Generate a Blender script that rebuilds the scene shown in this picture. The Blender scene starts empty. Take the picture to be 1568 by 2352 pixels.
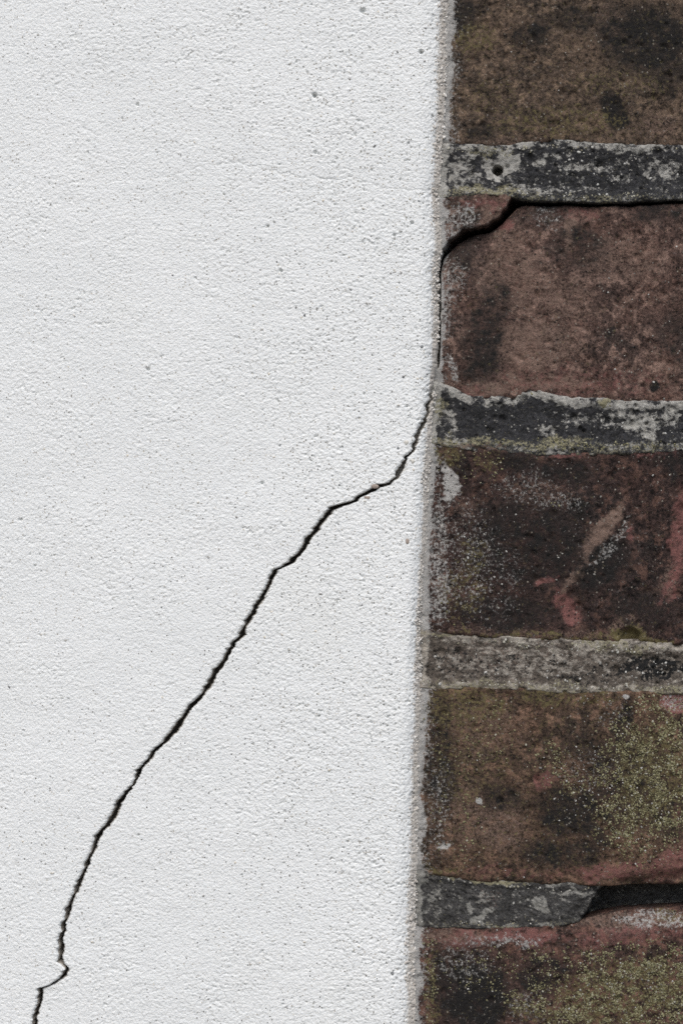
import bpy, math, random
import numpy as np

# ------------------------------------------------------------------ camera, sky, sun, exposure
SC = bpy.context.scene
COL = SC.collection
DIST, YAW, ROLL = 750.0, math.radians(6.5), math.radians(1.9)     # millimetres, radians
FOC = 1568.0 * DIST / 208.0                                       # 1568 picture units span 208 mm of wall
CP = np.array([DIST * math.sin(YAW), -DIST * math.cos(YAW), 0.0])
FW = -CP / DIST
R0 = np.cross(FW, [0, 0, 1.0]); R0 /= np.linalg.norm(R0)
U0 = np.cross(R0, FW)
RT = math.cos(ROLL) * R0 + math.sin(ROLL) * U0
UP = math.cos(ROLL) * U0 - math.sin(ROLL) * R0

cam_data = bpy.data.cameras.new('camera')
cam = bpy.data.objects.new('camera', cam_data); COL.objects.link(cam)
from mathutils import Matrix
m = Matrix.Identity(4)
for i in range(3):
    m[i][0], m[i][1], m[i][2], m[i][3] = RT[i], UP[i], -FW[i], CP[i] * 0.001
cam.matrix_world = m
cam_data.sensor_fit = 'VERTICAL'; cam_data.sensor_height = 36.0
cam_data.lens = 36.0 * FOC / 2352.0
cam_data.clip_start = 0.02; cam_data.clip_end = 500.0
cam_data.dof.use_dof = True
cam_data.dof.focus_distance = 0.748
cam_data.dof.aperture_fstop = 5.6
SC.camera = cam
SC.cycles.max_bounces = 4; SC.cycles.diffuse_bounces = 3
SC.cycles.use_denoising = False                                  # keep the grain of the surfaces

SUN_EL, SUN_AZ = math.radians(50), math.radians(10)              # azimuth from straight in front of the wall, minus = left
world = bpy.data.worlds.new('World'); SC.world = world; world.use_nodes = True
wn = world.node_tree.nodes; wl = world.node_tree.links
sky = wn.new('ShaderNodeTexSky'); sky.sky_type = 'NISHITA'; sky.sun_disc = False
sky.sun_elevation = SUN_EL; sky.sun_rotation = math.pi + SUN_AZ
sky.air_density = 1.0; sky.dust_density = 2.5; sky.ozone_density = 1.0
wl.new(sky.outputs[0], wn['Background'].inputs[0]); wn['Background'].inputs[1].default_value = 0.09

sd = bpy.data.lights.new('sun', 'SUN'); sd.energy = 1.5; sd.angle = math.radians(40); sd.color = (1.0, 0.97, 0.93)
sun = bpy.data.objects.new('sun', sd); COL.objects.link(sun)
from mathutils import Vector
sdir = Vector((math.sin(SUN_AZ) * math.cos(SUN_EL), -math.cos(SUN_AZ) * math.cos(SUN_EL), math.sin(SUN_EL)))
sun.rotation_euler = sdir.to_track_quat('Z', 'Y').to_euler()
sun.location = sdir * 5

vs = SC.view_settings
vs.view_transform = 'Standard'; vs.look = 'None'; vs.gamma = 1.0; vs.use_curve_mapping = False
vs.exposure = 0.5

# ------------------------------------------------------------------ picture units <-> wall millimetres
def project(x, y, z):
    """wall point in mm -> picture units (1568 x 2352)"""
    dx, dy, dz = x - CP[0], y - CP[1], z - CP[2]
    w = dx * FW[0] + dy * FW[1] + dz * FW[2]
    a = dx * RT[0] + dy * RT[1] + dz * RT[2]
    b = dx * UP[0] + dy * UP[1] + dz * UP[2]
    return 784 + FOC * a / w, 1176 - FOC * b / w
def onwall(pts, depth):
    """picture points -> (x, z) in mm on the vertical plane at that depth behind the render face"""
    p = np.asarray(pts, float)
    d = FW[None] + RT[None] * ((p[:, :1] - 784) / FOC) - UP[None] * ((p[:, 1:2] - 1176) / FOC)
    t = (depth - CP[1]) / d[:, 1]
    q = CP[None] + d * t[:, None]
    return q[:, 0], q[:, 2]

# ------------------------------------------------------------------ noise
_rng = np.random.default_rng(11)
_N = 1024
_perm = _rng.permutation(_N); _ga = _rng.random(_N) * 2 * np.pi
_gx, _gy = np.cos(_ga), np.sin(_ga); _rv = _rng.random(_N); _rv2 = _rng.random(_N)
def _h(ix, iy, s):
    return _perm[(_perm[(ix + s * 131) & (_N - 1)] + iy + s * 57) & (_N - 1)]
def noise(x, y, wl_, s=0):
    """gradient noise about -1..1 with wavelength wl_"""
    x = np.asarray(x) / wl_; y = np.asarray(y) / wl_
    ix = np.floor(x).astype(np.int64); iy = np.floor(y).astype(np.int64)
    fx, fy = x - ix, y - iy
    u = fx * fx * fx * (fx * (fx * 6 - 15) + 10); v = fy * fy * fy * (fy * (fy * 6 - 15) + 10)
    def g(dx, dy):
        h = _h(ix + dx, iy + dy, s)
        return _gx[h] * (fx - dx) + _gy[h] * (fy - dy)
    a = g(0, 0); b = g(1, 0); c = g(0, 1); d = g(1, 1)
    t = a + u * (b - a)
    return 1.5 * (t + v * ((c + u * (d - c)) - t))
def fbm(x, y, wl_, octv=4, s=0, gain=0.5):
    r = 0; a = 1.0; n = 0
    for k in range(octv):
        r = r + a * noise(x, y, wl_ / 2 ** k, s + k * 7); n += a; a *= gain
    return r / n
def worley(x, y, wl_, s=0):
    """distance to the nearest jittered point (in cells) and that point's random value"""
    x = np.asarray(x) / wl_; y = np.asarray(y) / wl_
    ix = np.floor(x).astype(np.int64); iy = np.floor(y).astype(np.int64)
    best = np.full(x.shape, 9.0); val = np.zeros(x.shape)
    for dx in (-1, 0, 1):
        for dy in (-1, 0, 1):
            h = _h(ix + dx, iy + dy, s)
            d = np.hypot(ix + dx + _rv[h] - x, iy + dy + _rv2[h] - y)
            k = d < best
            best = np.where(k, d, best); val = np.where(k, _rv[(h * 7 + 3) & (_N - 1)], val)
    return best, val
def sstep(a, b, x):
    t = np.clip((x - a) / (b - a), 0, 1)
    return t * t * (3 - 2 * t)
def blobs(u, v, lst, s=0, warp=14):
    wu = u + warp * fbm(u, v, 55, 4, s, .6); wv = v + warp * fbm(u, v, 55, 4, s + 40, .6)
    r = np.zeros(np.shape(u))
    for (cx, cy, rx, ry, an, st) in lst:
        c, n = math.cos(math.radians(an)), math.sin(math.radians(an))
        a = ((wu - cx) * c + (wv - cy) * n) / rx; b = (-(wu - cx) * n + (wv - cy) * c) / ry
        r = np.maximum(r, st * sstep(1.35, 0.55, np.hypot(a, b)))
    return r

# ------------------------------------------------------------------ mesh helpers (millimetres in, metres out)
def link(o, parent=None):
    COL.objects.link(o)
    if parent is not None: o.parent = parent
    return o
def mesh_obj(name, co, quads, mat, parent=None, attrs=None, tris=None, smooth=True):
    me = bpy.data.meshes.new(name)
    co = np.asarray(co, float) * 0.001
    me.vertices.add(len(co)); me.vertices.foreach_set('co', co.astype(np.float32).ravel())
    q = np.asarray(quads, np.int32).reshape(-1, 4) if quads is not None else np.zeros((0, 4), np.int32)
    t = np.asarray(tris, np.int32).reshape(-1, 3) if tris is not None else np.zeros((0, 3), np.int32)
    me.loops.add(q.size + t.size)
    me.loops.foreach_set('vertex_index', np.concatenate([q.ravel(), t.ravel()]))
    n = len(q) + len(t)
    me.polygons.add(n)
    st = np.concatenate([np.arange(len(q)) * 4, q.size + np.arange(len(t)) * 3]).astype(np.int32)
    me.polygons.foreach_set('loop_start', st)
    me.polygons.foreach_set('use_smooth', np.full(n, smooth))
    if attrs:
        for k, a in attrs.items():
            at = me.attributes.new(k, 'FLOAT', 'POINT'); at.data.foreach_set('value', np.asarray(a, np.float32).ravel())
    me.update(calc_edges=True); me.validate(clean_customdata=False)
    me.materials.append(mat)
    return link(bpy.data.objects.new(name, me), parent)
def empty(name, loc=(0, 0, 0)):
    o = bpy.data.objects.new(name, None); o.location = loc; o.empty_display_size = .05
    return link(o)
def tag(o, label=None, cat=None, group=None, kind=None):
    for k, v in (('label', label), ('category', cat), ('group', group), ('kind', kind)):
        if v: o[k] = v
    return o
def grid_quads(n, m_, keep=None, flip=False):
    i = np.arange(n * m_).reshape(n, m_)
    q = np.stack([i[:-1, :-1], i[:-1, 1:], i[1:, 1:], i[1:, :-1]], -1)
    if flip: q = q[..., ::-1]
    return q[keep] if keep is not None else q.reshape(-1, 4)
def strip_quads(rings, flip=False):
    """rings: list of equally long index arrays"""
    r = np.stack(rings)
    q = np.stack([r[:-1, :-1], r[:-1, 1:], r[1:, 1:], r[1:, :-1]], -1).reshape(-1, 4)
    return q[:, ::-1] if flip else q
def spaced(a, b, fa, fb, fine, coarse):
    """a..b with fine spacing inside fa..fb, growing to coarse outside"""
    mid = list(np.arange(max(a, fa), min(b, fb), fine))
    lo = []; x = mid[0]; d = fine
    while x > a + coarse * .3: d = min(d * 1.25, coarse); x = max(a, x - d); lo.append(x)
    hi = []; x = mid[-1]; d = fine
    while x < b - coarse * .3: d = min(d * 1.25, coarse); x = min(b, x + d); hi.append(x)
    return np.array(lo[::-1] + mid + hi)

# ------------------------------------------------------------------ materials
def srgb(r, g, b):
    return tuple(((c / 255) / 12.92 if c / 255 <= .04045 else ((c / 255 + .055) / 1.055) ** 2.4) for c in (r, g, b)) + (1,)
def specks(t, base, off, pale, dark, n_pale=.955, n_dark=.93):
    for mm, o_, thr, c in ((.75, 1.0, n_pale, pale), (.95, 2.0, n_dark, dark)):
        d, rc = t.voro(mm, off + o_)
        sp_ = t.n.new('ShaderNodeSeparateColor'); t.l.new(rc, sp_.inputs[0])
        f = t.math('MULTIPLY', t.math('GREATER_THAN', t.math('ADD', sp_.outputs[0], t.map(t.noise(6, 2, .6, off + 4 + o_), .38, .62, -.05, .03)), thr), t.map(d, .22, .45, .85, 0))
        base = t.mix(f, base, t.mix(sp_.outputs[1], srgb(*c), srgb(*[int(k * .72) for k in c])))
    return base
class NT:
    def __init__(s, name):
        s.m = bpy.data.materials.new(name); s.m.use_nodes = True
        s.n = s.m.node_tree.nodes; s.l = s.m.node_tree.links
        s.b = s.n['Principled BSDF']; s.b.inputs['Roughness'].default_value = .92
        s.b.inputs['Specular IOR Level'].default_value = .25
        s.co = s.n.new('ShaderNodeTexCoord').outputs['Object']
    def set(s, sock, v):
        if hasattr(v, 'is_output') or isinstance(v, bpy.types.NodeSocket): s.l.new(v, sock)
        else: sock.default_value = v
    def noise(s, mm, detail=3, rough=.55, off=0.0, dist=0.0, stretch=None):
        t = s.n.new('ShaderNodeTexNoise'); t.inputs['Scale'].default_value = 1000.0 / mm
        t.inputs['Detail'].default_value = detail; t.inputs['Roughness'].default_value = rough
        t.inputs['Distortion'].default_value = dist
        mp = s.n.new('ShaderNodeMapping'); mp.inputs['Location'].default_value = (off, off * .37, -off * .71)
        if stretch: mp.inputs['Scale'].default_value = stretch
        s.l.new(s.co, mp.inputs[0]); s.l.new(mp.outputs[0], t.inputs['Vector'])
        return t.outputs['Fac']
    def voro(s, mm, off=0.0, feature='F1'):
        t = s.n.new('ShaderNodeTexVoronoi'); t.inputs['Scale'].default_value = 1000.0 / mm; t.feature = feature
        mp = s.n.new('ShaderNodeMapping'); mp.inputs['Location'].default_value = (off, off * .37, -off * .71)
        s.l.new(s.co, mp.inputs[0]); s.l.new(mp.outputs[0], t.inputs['Vector'])
        return t.outputs['Distance'], t.outputs['Color']
    def attr(s, name):
        a = s.n.new('ShaderNodeAttribute'); a.attribute_name = name; return a.outputs['Fac']
    def math(s, op, a, b=0.0, c=0.0):
        t = s.n.new('ShaderNodeMath'); t.operation = op
        s.set(t.inputs[0], a); s.set(t.inputs[1], b); s.set(t.inputs[2], c); return t.outputs[0]
    def map(s, v, a, b, c=0.0, d=1.0, smooth=False):
        t = s.n.new('ShaderNodeMapRange'); t.interpolation_type = 'SMOOTHSTEP' if smooth else 'LINEAR'
        s.set(t.inputs[0], v)
        for i, k in enumerate((a, b, c, d)): t.inputs[i + 1].default_value = k
        return t.outputs[0]
    def mix(s, f, a, b, mode='MIX'):
        t = s.n.new('ShaderNodeMix'); t.data_type = 'RGBA'; t.blend_type = mode
        s.set(t.inputs[0], f); s.set(t.inputs[6], a); s.set(t.inputs[7], b); return t.outputs[2]
    def grey(s, v):
        t = s.n.new('ShaderNodeCombineColor')
        for i in range(3): s.l.new(v, t.inputs[i])
        return t.outputs[0]
    def layer(s, base, col, mask, nz, amp=1.6, soft=.12):
        """stain: mask broken up by grain noise"""
        v = s.math('MULTIPLY_ADD', s.math('SUBTRACT', nz, .5), amp, mask)
        return s.mix(s.map(v, .5 - soft, .5 + soft, 0, 1, True), base, col)
    def bump(s, h, strength, dist_mm):
        t = s.n.new('ShaderNodeBump'); t.inputs['Strength'].default_value = strength
        t.inputs['Distance'].default_value = dist_mm * .001
        s.l.new(h, t.inputs['Height']); s.l.new(t.outputs[0], s.b.inputs['Normal'])
    def out(s, c): s.set(s.b.inputs['Base Color'], c); return s.m

def brick_mat(name, c1, c2, c3, off):
    t = NT(name)
    big = t.noise(16, 5, .62, off); mid = t.noise(3.2, 4, .65, off + 3); fine = t.noise(.75, 3, .7, off + 5)
    base = t.mix(t.map(big, .36, .64), srgb(*c1), srgb(*c2))
    base = t.mix(t.map(mid, .5, .64), base, srgb(*c3))
    g = t.math('ADD', t.map(t.noise(1.1, 6, .8, off + 35), .38, .62, .3, 1.95), t.math('ADD', t.map(mid, .36, .64, -.3, .3), t.map(t.noise(7, 4, .6, off + 21), .36, .64, -.25, .25)))
    base = t.mix(1.0, base, t.grey(g), 'MULTIPLY')
    base = t.layer(base, srgb(122, 102, 91), t.attr('buff'), fine, 1.7, .28)
    base = t.layer(base, srgb(128, 88, 83), t.attr('pink'), t.noise(1.8, 5, .72, off + 31), 1.7, .36)
    base = t.layer(base, srgb(34, 32, 31), t.attr('soot_shade'), mid, 2.0, .36)
    base = t.layer(base, srgb(106, 97, 66), t.attr('olive'), t.noise(1.1, 5, .75, off + 33), 2.6, .28)
    base = t.layer(base, srgb(172, 170, 166), t.attr('lime'), t.noise(.9, 4, .75, off + 9), 2.3, .24)
    base = specks(t, base, off, (158, 150, 138), (30, 28, 27))
    t.bump(t.noise(1.0, 6, .78, off + 2), 1.0, .8)
    return t.out(base)
def mortar_mat(name, dark, pale, off):
    t = NT(name)
    mid = t.noise(2.6, 4, .65, off); fine = t.noise(.7, 3, .7, off + 5)
    base = t.mix(t.map(mid, .35, .65), srgb(*dark), srgb(*[int(k * 1.32) for k in dark]))
    base = t.mix(1.0, base, t.grey(t.map(t.noise(.9, 5, .75, off + 51), .37, .63, .55, 1.5)), 'MULTIPLY')
    pc = t.mix(t.map(t.noise(1.6, 3, .6, off + 8), .35, .65), srgb(*pale), srgb(*[int(k * .78) for k in pale]))
    base = t.layer(base, pc, t.attr('lime'), t.noise(1.8, 6, .75, off + 9, 0, (.7, 1, 1)), 2.3, .15)
    base = t.layer(base, srgb(142, 137, 112), t.attr('olive'), fine, 2.2, .3)
    base = t.layer(base, srgb(108, 88, 80), t.attr('pink'), fine, 1.6, .25)
    base = t.layer(base, srgb(34, 34, 34), t.attr('soot_shade'), t.noise(1.5, 5, .72, off + 41), 2.2, .12)
    base = specks(t, base, off, (182, 180, 172), (28, 28, 28), .962, .93)
    t.bump(t.noise(.9, 5, .75, off + 2), 1.0, .7)
    return t.out(base)
def render_mat():
    t = NT('white_painted_render')
    big = t.noise(40, 3, .5, 1.0); fine = t.noise(.55, 3, .65, 2.0)
    paint = t.mix(t.map(big, .35, .65), (.782, .801, .794, 1), (.803, .82, .812, 1))
    paint = t.mix(1.0, paint, t.grey(t.map(fine, .3, .7, .94, 1.03)), 'MULTIPLY')
    paint = t.mix(t.map(t.noise(90, 4, .6, 11.0), .52, .75, 0, .7), paint, (.755, .765, .735, 1))
    raw = t.mix(t.map(t.noise(1.1, 4, .7, 4.0), .35, .65), srgb(172, 166, 158), srgb(206, 201, 193))
    c = t.layer(paint, raw, t.attr('raw'), t.noise(.8, 4, .7, 6.0), 1.4, .25)
    c = t.layer(c, srgb(88, 84, 78), t.attr('dirt_shade'), fine, .8, .25)  # dirt in the cracks, with painted-in shade
    d, rc = t.voro(.66, 3.0)
    sep = t.n.new('ShaderNodeSeparateColor'); t.l.new(rc, sep.inputs[0])
    pick = t.math('GREATER_THAN', t.math('ADD', sep.outputs[0], t.math('MULTIPLY', t.map(t.noise(14, 3, .6, 15.0), .35, .65, -1, 1), .05)), t.math('SUBTRACT', .958, t.math('MULTIPLY', t.attr('grit'), .05)))
    spot = t.math('MULTIPLY', pick, t.map(d, .3, .46, 1, 0))
    gcol = t.mix(sep.outputs[1], srgb(92, 91, 89), srgb(190, 185, 174))
    c = t.mix(t.math('MULTIPLY', spot, .95), c, gcol)
    d2, _ = t.voro(.55, 5.0)
    t.bump(t.math('ADD', t.math('MULTIPLY', d2, -.8), t.noise(.4, 3, .6, 7.0)), .9, .2)
    return t.out(c)
def plain_mat(name, a, b, mm, rough=.9):
    t = NT(name); t.b.inputs['Roughness'].default_value = rough
    n = t.noise(mm, 5, .65)
    return t.out(t.mix(t.map(n, .33, .67), srgb(*a), srgb(*b)))
def island_mat(name, stops, rough=.9):
    """each loose grain takes its own colour"""
    t = NT(name); t.b.inputs['Roughness'].default_value = rough
    g = t.n.new('ShaderNodeNewGeometry'); r = t.n.new('ShaderNodeValToRGB')
    e = r.color_ramp.elements
    while len(e) < len(stops): e.new(.5)
    for k, (p, c) in enumerate(stops): e[k].position = p; e[k].color = srgb(*c)
    t.l.new(g.outputs['Random Per Island'], r.inputs[0])
    c = t.mix(1.0, r.outputs[0], t.grey(t.map(t.noise(.5, 3), .3, .7, .8, 1.15)), 'MULTIPLY')
    return t.out(c)

M_RENDER = render_mat()
M_CORE = plain_mat('dark_masonry_core', (70, 66, 61), (98, 93, 86), 3)

# ------------------------------------------------------------------ the setting: ground, wall bodies
t = NT('worn_concrete_paving')
M_GROUND = t.out(t.mix(t.map(t.noise(300, 8, .65), .35, .65), srgb(104, 101, 96), srgb(136, 132, 126)))
t.bump(t.noise(6, 4), .4, 2)
g = 200000.0; GZ = -1250.0
me_co = [(-g, -g, GZ), (g, -g, GZ), (g, g, GZ), (-g, g, GZ)]
tag(mesh_obj('ground', me_co, [(0, 1, 2, 3)], M_GROUND, smooth=False), kind='structure')

def box(name, x0, x1, y0, y1, z0, z1, mat, parent):
    v = [(x, y, z) for x in (x0, x1) for y in (y0, y1) for z in (z0, z1)]
    f = [(0, 1, 3, 2), (4, 6, 7, 5), (0, 4, 5, 1), (2, 3, 7, 6), (0, 2, 6, 4), (1, 5, 7, 3)]
    return mesh_obj(name, v, f, mat, parent, smooth=False)

XL, XR, ZB, ZT = -1100.0, 520.0, -1250.0, 1150.0
rendered = tag(empty('rendered_wall', (0, 0, ZB * .001)), 'white painted roughcast rendered wall split by a long diagonal black crack', 'wall', kind='thing')
brickwall = tag(empty('brick_wall', (.2, 0, ZB * .001)), 'weathered brown brick wall with grimy pale mortar beside the white render', 'wall', kind='thing')
PINV = {rendered: Matrix.Translation((0, 0, -ZB * .001)), brickwall: Matrix.Translation((-.2, 0, -ZB * .001))}

# ------------------------------------------------------------------ render coat: outline data in picture units
W_PTS = [(1015.0, -700), (994.2, 0), (986.8, 300), (987.2, 574), (992.0, 700), (990.0, 830), (973.0, 1034), (964.0, 1300), (955.1, 1493), (936.0, 1837), (931.0, 1952), (916.0, 2352), (896.0, 3000)]
E_PTS = [(1047.0, -700), (1027.2, 0), (1016.8, 300), (1007.0, 440), (1011.2, 574), (1005.0, 620), (1004.0, 800), (985.0, 1034), (974.0, 1300), (967.1, 1493), (960.3, 1700), (955.0, 1837), (955.0, 1952), (951.0, 2150), (949.0, 2352), (931.0, 3000)]
CL = [(1006, 790), (1003, 830), (996, 862), (986, 895), (980, 919), (977.6, 944), (970, 967), (961, 980), (952, 1003), (949, 1019), (940.5, 1036.6), (930, 1049), (924, 1060), (909.7, 1080), (904.6, 1095.6), (894, 1107), (877.7, 1112), (866, 1110.5), (849.5, 1124), (816, 1139), (808, 1149), (785, 1157), (770, 1161), (752, 1165), (749.5, 1175), (731.6, 1198), (716, 1216), (711, 1229), (703, 1236.5), (693, 1252), (684, 1265), (673.6, 1277.6), (663, 1290), (643, 1301), (625, 1311), (618.5, 1324), (614.6, 1339), (604, 1354), (599, 1370), (581, 1393), (576, 1405.7), (561, 1423.7), (555.7, 1444), (549, 1462), (535, 1470), (523.6, 1490), (507, 1518.5), (486.5, 1549), (468.5, 1575), (462, 1593), (439, 1615.7), (426, 1629.8), (408, 1658), (385, 1690), (362, 1711.8), (348, 1727), (345, 1735), (326, 1755), (313, 1770.7), (308, 1788.7), (302, 1801.5), (293, 1811.7), (285, 1816.9), (277, 1834.8), (264.6, 1847.6), (259.4, 1865.5), (241.5, 1891), (231, 1906.5), (216, 1924.5), (212, 1944), (205, 1961.5), (197, 1979.5), (192, 1997.4), (177, 2023), (166.6, 2056), (153.8, 2082), (147, 2107.6), (138, 2133), (137, 2156), (133, 2184.5), (134.6, 2207.6), (147, 2220), (147, 2228), (139.7, 2243.5), (128, 2253.7), (107.6, 2264), (98.7, 2268), (88, 2270), (89.7, 2284.5), (84.6, 2302), (78, 2328), (74, 2352), (52, 2450), (10, 2600), (-60, 2800), (-90, 3100), (-200, 3500)]
CR = [(1006, 790), (1004, 830), (998, 862), (989, 895), (983, 919), (981, 944), (975, 970), (965, 985), (958, 1011), (950.7, 1031.5), (934, 1057), (924, 1077.6), (913.5, 1095.6), (897, 1113.5), (875, 1118.6), (857, 1129), (829, 1141.7), (816, 1152), (785, 1162), (762, 1171), (752, 1185), (739, 1203), (724, 1224), (708.5, 1249), (696.6, 1267), (673.6, 1293), (647, 1306), (637.7, 1309), (626, 1329), (617, 1349), (607, 1372), (591.6, 1395.5), (579, 1418.5), (566, 1436.5), (561, 1460), (550.6, 1468.5), (540, 1477.5), (527.5, 1503), (514.7, 1528.7), (496, 1553), (480, 1581), (457, 1612), (434, 1635), (416, 1665.6), (403, 1683.6), (387.6, 1699), (359, 1727), (336, 1752.8), (323.5, 1775.8), (313, 1799), (303, 1811.7), (291.5, 1829.7), (277, 1850), (267, 1875.8), (250, 1897), (228.7, 1927), (217, 1952), (206, 1972), (207.6, 1987), (189.7, 2015), (182, 2043.5), (169, 2061.5), (161.5, 2095), (151, 2125.6), (147, 2156), (146, 2182), (142, 2202.5), (146, 2215), (151, 2223), (156, 2230.7), (148.7, 2243.5), (128, 2259), (110, 2266.5), (98.7, 2271.7), (98.7, 2287), (95, 2305), (86, 2333), (82, 2352), (62, 2450), (18, 2600), (-54, 2800), (-84, 3100), (-196, 3500)]
HAIR = [[(150, 418), (235, 418), (320, 412), (385, 408), (420, 395), (470, 382), (500, 377), (551, 372), (560, 378), (600, 387), (640, 398), (655, 397), (690, 408), (720, 405), (765, 412), (800, 408), (850, 422), (880, 432), (920, 432), (945, 438), (985, 436)],
        [(610, 2226), (650, 2230), (700, 2226), (745, 2221), (790, 2230), (845, 2232)]]

def curve_x(pts, depth, z, off=0):
    x, zz = onwall(pts, depth)
    zz = np.minimum.accumulate(zz)
    return np.interp(z, zz[::-1] + np.linspace(0, 1e-6, len(zz)), x[::-1])

BRICK_Y = 5.2                                                    # brick faces lie this far behind the render face
def render_height(x, z, u, v):
    """relief of the render towards the viewer, mm"""
    rt = sstep(350, 950, u)                                       # grittier towards the corner
    wx = x + .35 * noise(x, z, 2.3, 5); wz = z + .35 * noise(x, z, 2.3, 6)
    a = .97 * wx - .24 * wz; b = .24 * wx + .97 * wz              # float marks lie slightly aslant
    rough = .2 + .8 * sstep(-.6, .7, noise(x, z, 26, 8) + .5 * noise(x, z, 8, 18) + .3 * rt - .1)
    h = .30 * fbm(x, z, 38, 2, 60) + .06 * noise(a / 1.6, b, 5.5, 1)
    h = h + .03 * noise(a / 1.2, b, 1.7, 2) + .07 * noise(wx, wz, .55, 3)
    d1, r1 = worley(a / 1.1, b, .8, 4)                            # packed sand under the paint
    h = h + (.085 + .17 * rough) * (1 - np.minimum(d1, 1) ** 2) * (.4 + .8 * r1)
    d2, r2 = worley(a, b, .66, 24)
    h = h + (.07 + .08 * rt + .05 * rough) * (1 - np.minimum(d2, 1) ** 2) * (.3 + r2)
    # crevices where lumps meet, and a few open pits
    h = h - (.05 + .55 * rough) * (.6 + .4 * rt) * sstep(.62, .88, d1) * sstep(-.05, .5, noise(x, z, 3.0, 14))
    cr = np.abs(noise(a / 1.2, b, 2.4, 9)) + .3 * noise(wx, wz, .8, 12)
    h = h - .3 * rough * sstep(.09, .0, cr) * sstep(.1, .5, noise(x, z, 4.5, 15))
    p = noise(wx, wz, 1.05, 31) + .4 * noise(wx, wz, .55, 32) + .35 * noise(x, z, 11, 33) + .14 * rt
    h = h - .8 * sstep(.97, 1.1, p)
    return h
def seg_dist(u, v, pts):
    best = np.full(np.shape(u), 1e3)
    for (a, b) in zip(pts[:-1], pts[1:]):
        ax, ay = a; bx, by = b; L = (bx - ax) ** 2 + (by - ay) ** 2
        t = np.clip(((u - ax) * (bx - ax) + (v - ay) * (by - ay)) / L, 0, 1)
        best = np.minimum(best, np.hypot(u - ax - t * (bx - ax), v - ay - t * (by - ay)))
    return best
HOLES = [(722, 219, 5.5, 2.0), (966, 119, 5, 1.6), (899, 2238, 4, .9), (833, 25, 6, 1.4), (645, 621, 4, 1.2), (316, 240, 4, 1.0), (602, 1110, 4, 1.2), (340, 848, 4, 1.2), (48, 1194, 4, 1.0), (615, 520, 4, 1.0), (905, 540, 4, 1.2), (945, 512, 4, 1.2), (724, 350, 4, 1.0)]

FX0, FX1, FZ0, FZ1 = -116.0, 112.0, -170.0, 170.0
zs = spaced(ZB, ZT, FZ0, FZ1, .275, 26)[::-1]
eX = curve_x(E_PTS, BRICK_Y - 2, zs); wX = curve_x(W_PTS, 1.0, zs)
cLx = curve_x(CL, 0, zs); cRx = curve_x(CR, 0, zs)
inC = zs < onwall([(1006, 790)], 0)[1][0]
jag = 1.25 * fbm(zs, zs * 0 + 3, 3.4, 4, 21, .8) + .3 * np.round(1.4 * noise(zs, zs * 0, 2.3, 25))
jagR = 1.2 * fbm(zs, zs * 0 + 9, 2.6, 4, 22, .8) - .48
ZTIP = onwall([(1006, 790)], 0)[1][0]
tip = sstep(-2, 22, onwall([(1006, 790)], 0)[1][0] - zs)
cLx = cLx + jag * tip; cRx = np.maximum(cRx + jagR * tip, cLx + .34)
eJ = eX + .7 * fbm(zs, zs * 0 + 5, 4.0, 4, 23, .7) + .9 * fbm(zs, zs * 0 + 8, 17, 2, 26)
cLx = np.minimum(cLx, eJ); 

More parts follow.
